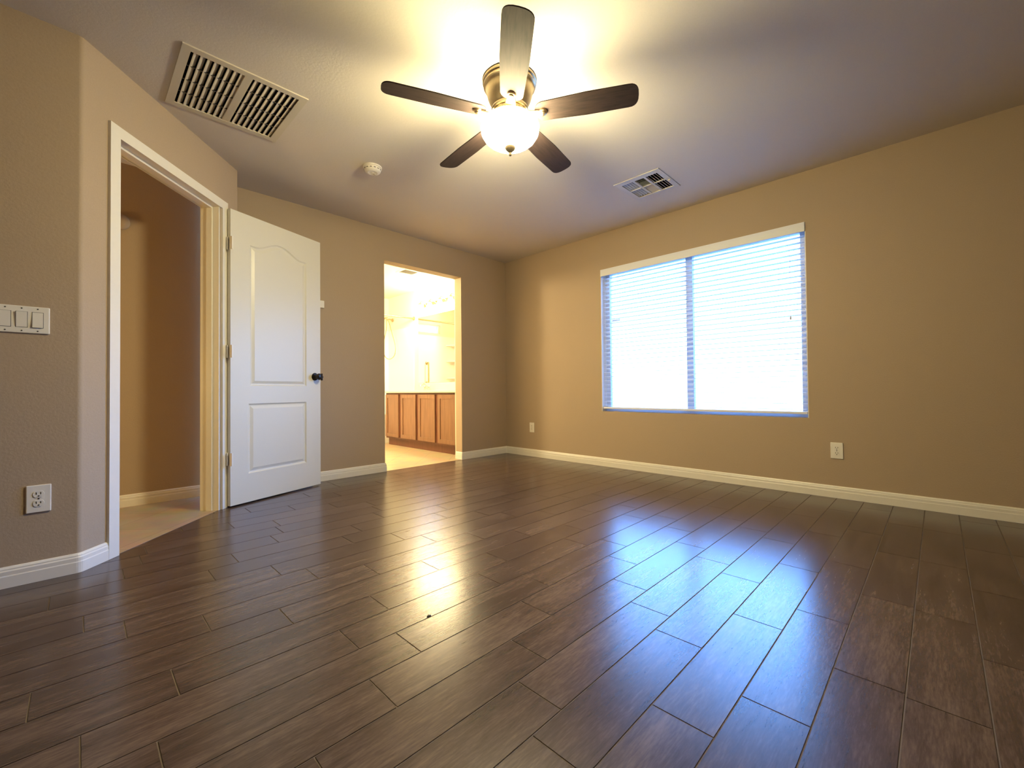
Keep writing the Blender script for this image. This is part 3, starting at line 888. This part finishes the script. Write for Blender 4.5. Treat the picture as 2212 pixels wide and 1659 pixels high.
faucet(1.62, 'chrome faucet on the vanity counter under the left end of the mirror')
faucet(.62, 'chrome faucet on the vanity counter hidden toward its right end')
bm = bmesh.new(); box(bm, (-.006, .22, .932), (-.0005, 2.006, 1.985))
tag(obj('wall_mirror', bm, MIRROR), 'wide frameless mirror on the bathroom wall above the vanity', 'mirror')
# four-light bath bar
vl = empty('vanity_light', (-.001, 1.37, 2.150)); L0 = Vector(vl.location)
tag(vl, 'bath light bar with four lit glass shades above the mirror', 'wall light')
bm = bmesh.new(); box(bm, (-.018, -.46, -.03), (0, .46, .03), .006); obj('wall_plate', bm, BRASS, vl)
for y in (-.39, -.13, .13, .39):
    bm = bmesh.new(); tube(bm, smooth_path([(-.016, y, 0), (-.06, y, .035), (-.11, y, .042), (-.130, y, .012)], 6), .007, 10)
    lathe(bm, [(0, .018), (.020, .016), (.024, .0), (.022, -.012), (0, -.012)], 18, Matrix.Translation((-.130, y, 0)), cap=False)
    ar = obj('light_arm', bm, BRASS, vl, smooth=True)
    bm = bmesh.new(); lathe(bm, [(.022, -.013), (.030, -.030), (.044, -.065), (.060, -.100), (.064, -.108)], 14, Matrix.Translation((-.130, y, 0)), cap=False)
    obj('glass_shade', bm, SHADEG, ar)
# tub alcove at the far end
TX0 = -1.52; TY0 = 2.13
for nm, a, b in (('wall_tub_right', (-.012, TY0, .45), (-.0005, BYF - .0125, 1.86)), ('wall_tub_back', (TX0 + .0125, BYF - .012, .45), (-.0005, BYF - .0005, 1.86)), ('wall_tub_left', (TX0, TY0, .45), (TX0 + .012, BYF - .0125, 1.86))):
    bm = bmesh.new(); box(bm, a, b); struct(nm, bm, TUB)
bm = bmesh.new(); slab(bm, lambda u, v, h: (h, u, v), TY0, BYF, 0, H, TX0 - T, TX0 - .001)
struct('wall_tub_end', bm, BATHW)
bm = bmesh.new()
def rr(x0, x1, y0, y1, zz, r=.10, n=6):
    out = []
    for cx, cy, a0 in ((x1 - r, y1 - r, 0), (x0 + r, y1 - r, PI / 2), (x0 + r, y0 + r, PI), (x1 - r, y0 + r, 1.5 * PI)):
        for i in range(n + 1):
            a = a0 + PI / 2 * i / n; out.append(bm.verts.new((cx + r * math.cos(a), cy + r * math.sin(a), zz)))
    return out
x0, x1, y0, y1 = TX0 + .002, -.002, TY0 + .01, BYF - .014
rings = [rr(x0, x1, y0, y1, .003, .01), rr(x0, x1, y0, y1, .448, .01), rr(x0 + .07, x1 - .07, y0 + .06, y1 - .06, .446, .12), rr(x0 + .12, x1 - .12, y0 + .1, y1 - .1, .12, .14), rr(x0 + .2, x1 - .2, y0 + .16, y1 - .16, .10, .12)]
for A, B in zip(rings, rings[1:]):
    for i in range(len(A)): bm.faces.new((A[i], A[(i + 1) % len(A)], B[(i + 1) % len(A)], B[i]))
bm.faces.new(rings[-1])
tag(obj('bathtub', bm, TUB), 'white alcove bathtub below the tub surround', 'bathtub')
cr_ = empty('curtain_rod', (-.0005, TY0 + .01, 1.988))
tag(cr_, 'thin shower curtain rod across the tub at the far end of the bathroom', 'curtain rod')
bm = bmesh.new(); tube(bm, [(-.010, 0, 0), (TX0 + .012, 0, 0)], .0125, 12); obj('rod', bm, BRASS, cr_, smooth=True)
for x, s in ((0, -1), (TX0 + .001, 1)):
    bm = bmesh.new(); lathe(bm, [(0, 0), (.032, 0), (.032, .006), (.018, .014), (.0145, .03), (0, .03)], 20, Matrix.Translation((x, 0, 0)) @ Matrix.Rotation(s * PI / 2, 4, 'Y'), cap=False)
    obj('end_flange', bm, BRASS, cr_, smooth=True)
hs = empty('hand_shower', (-.0125, 2.80, 2.04))
tag(hs, 'hand shower with a long looping hose by the left edge of the bathroom opening', 'hand shower')
bm = bmesh.new()
lathe(bm, [(0, 0), (.032, 0), (.028, .008), (.012, .012), (0, .012)], 18, Matrix.Rotation(-PI / 2, 4, 'Y'), cap=False)
tube(bm, smooth_path([(-.01, 0, 0), (-.06, 0, .01), (-.10, 0, .0)], 5), .010, 10); obj('shower_arm', bm, BRASS, hs, smooth=True)
bm = bmesh.new()
tube(bm, smooth_path([(-.10, .0, .03), (-.10, .05, .035), (-.10, .13, .02), (-.12, .20, -.01)], 5), [.012] * 15 + [.03], 12); obj('spray_head', bm, BRASS, hs, smooth=True)
bm = bmesh.new()
tube(bm, smooth_path([(-.10, .005, 0), (-.10, -.06, -.06), (-.10, -.16, -.26), (-.10, -.25, -.44), (-.10, -.268, -.55), (-.10, -.22, -.645), (-.10, -.08, -.69), (-.10, .05, -.655), (-.10, .125, -.58), (-.10, .145, -.47), (-.10, .10, -.31), (-.10, .03, -.15), (-.10, .03, .02)], 7), .0065, 8)
obj('shower_hose', bm, HOSEM, hs, smooth=True)
gb = empty('grab_bar', (-.80, BYF - .012, 1.14)); tag(gb, 'vertical chrome grab bar on the tub surround, reflected in the vanity mirror', 'grab bar')
bm = bmesh.new(); tube(bm, smooth_path([(0, 0, .19), (0, -.045, .19), (.0, -.055, .17), (0, -.055, -.17), (0, -.045, -.19), (0, 0, -.19)], 4), .014, 12); obj('bar', bm, BRASS, gb, smooth=True)
for zz in (.19, -.19):
    bm = bmesh.new(); lathe(bm, [(0, 0), (.036, 0), (.034, .008), (.016, .012), (0, .012)], 20, Matrix.Translation((0, 0, zz)) @ Matrix.Rotation(PI / 2, 4, 'X'), cap=False); obj('mounting_flange', bm, BRASS, gb, smooth=True)
for zz, w in ((1.70, 'topmost'), (1.39, 'middle'), (1.06, 'lowest')):
    bm = bmesh.new()
    pts = [(0, 0)] + [(.26 * math.cos(a), -.24 * math.sin(a)) for a in [PI / 2 * i / 12 for i in range(13)]]
    prism(bm, pts, lambda u, v, h: (u, v, h), -.022, 0)
    o = obj('corner_shelf', bm, TUB); o.location = (TX0 + .0125, BYF - .0125, zz)
    tag(o, w + ' of three white corner shelves in the tub surround, reflected in the vanity mirror', 'shelf', 'tub corner shelves')
w2 = empty('window_2', ((BW0 + BW1) / 2, BYF + .06, BWZ0)); w2['kind'] = 'structure'; W2 = Vector(w2.location)
tag(w2, 'narrow high bathroom window above the tub, reflected in the mirror', 'window')
bm = bmesh.new(); slab(bm, lambda u, v, h: Vector((u, h, v)) - W2, BW0, BW1, BWZ0, BWZ1, BYF + .03, BYF + .09, [(BW0 + .035, BW1 - .035, BWZ0 + .025, BWZ1 - .025)]); obj('window_frame', bm, FRAMEM, w2)
bm = bmesh.new(); box(bm, rel((BW0 + .035, BYF + .058, BWZ0 + .025), W2), rel((BW1 - .035, BYF + .062, BWZ1 - .025), W2)); obj('glass_pane', bm, GLASS, w2)
bv = empty('bathroom_vent', ((BV_[0] + BV_[1]) / 2, (BV_[2] + BV_[3]) / 2, H)); tag(bv, 'small vent in the bathroom ceiling just inside the opening', 'vent')
q0 = Vector(bv.location)
bm = bmesh.new(); slab(bm, lambda u, v, h: Vector((u, v, h)) - q0, BV_[0] - .03, BV_[1] + .03, BV_[2] - .03, BV_[3] + .03, H - .006, H - .0002, [BV_]); obj('vent_frame', bm, REGM, bv)
for k in range(7):
    y = BV_[2] + .012 + k * .0245
    bm = bmesh.new(); box(bm, (BV_[0] - q0.x + .002, -.009, -.0006), (BV_[1] - q0.x - .002, .009, .0006), mat=Matrix.Rotation(.7, 4, 'X')); o = obj('vent_blade', bm, REGM, bv); o.location = (0, y - q0.y, .006)
bm = bmesh.new(); a, b = Vector(rel((BV_[0], BV_[2], H + .002), q0)), Vector(rel((BV_[1], BV_[3], H + .15), q0)); box(bm, a, b)
bmesh.ops.delete(bm, geom=[f for f in bm.faces if all(v.co.z < a.z + 1e-4 for v in f.verts)], context='FACES')
obj('duct_box', bm, DUCT, bv)

# ------------------------------------------------------------------ small speck on the planks and the ground outside
bm = bmesh.new(); lathe(bm, [(0, 0), (.007, .0005), (.006, .003), (.002, .0045), (0, .0045)], 9, cap=False)
fl = obj('dirt_fleck', bm, SLOT); fl.scale = (1.3, .8, 1)
tag(fl, 'tiny dark fleck of dirt on the floor planks in front of the bathroom opening', 'dirt')
fl.location = (-2.99, -2.64, 0)
bm = bmesh.new(); box(bm, (.2, -14, -.32), (16, 12, -.2))
struct('ground_outside', bm, GROUND)
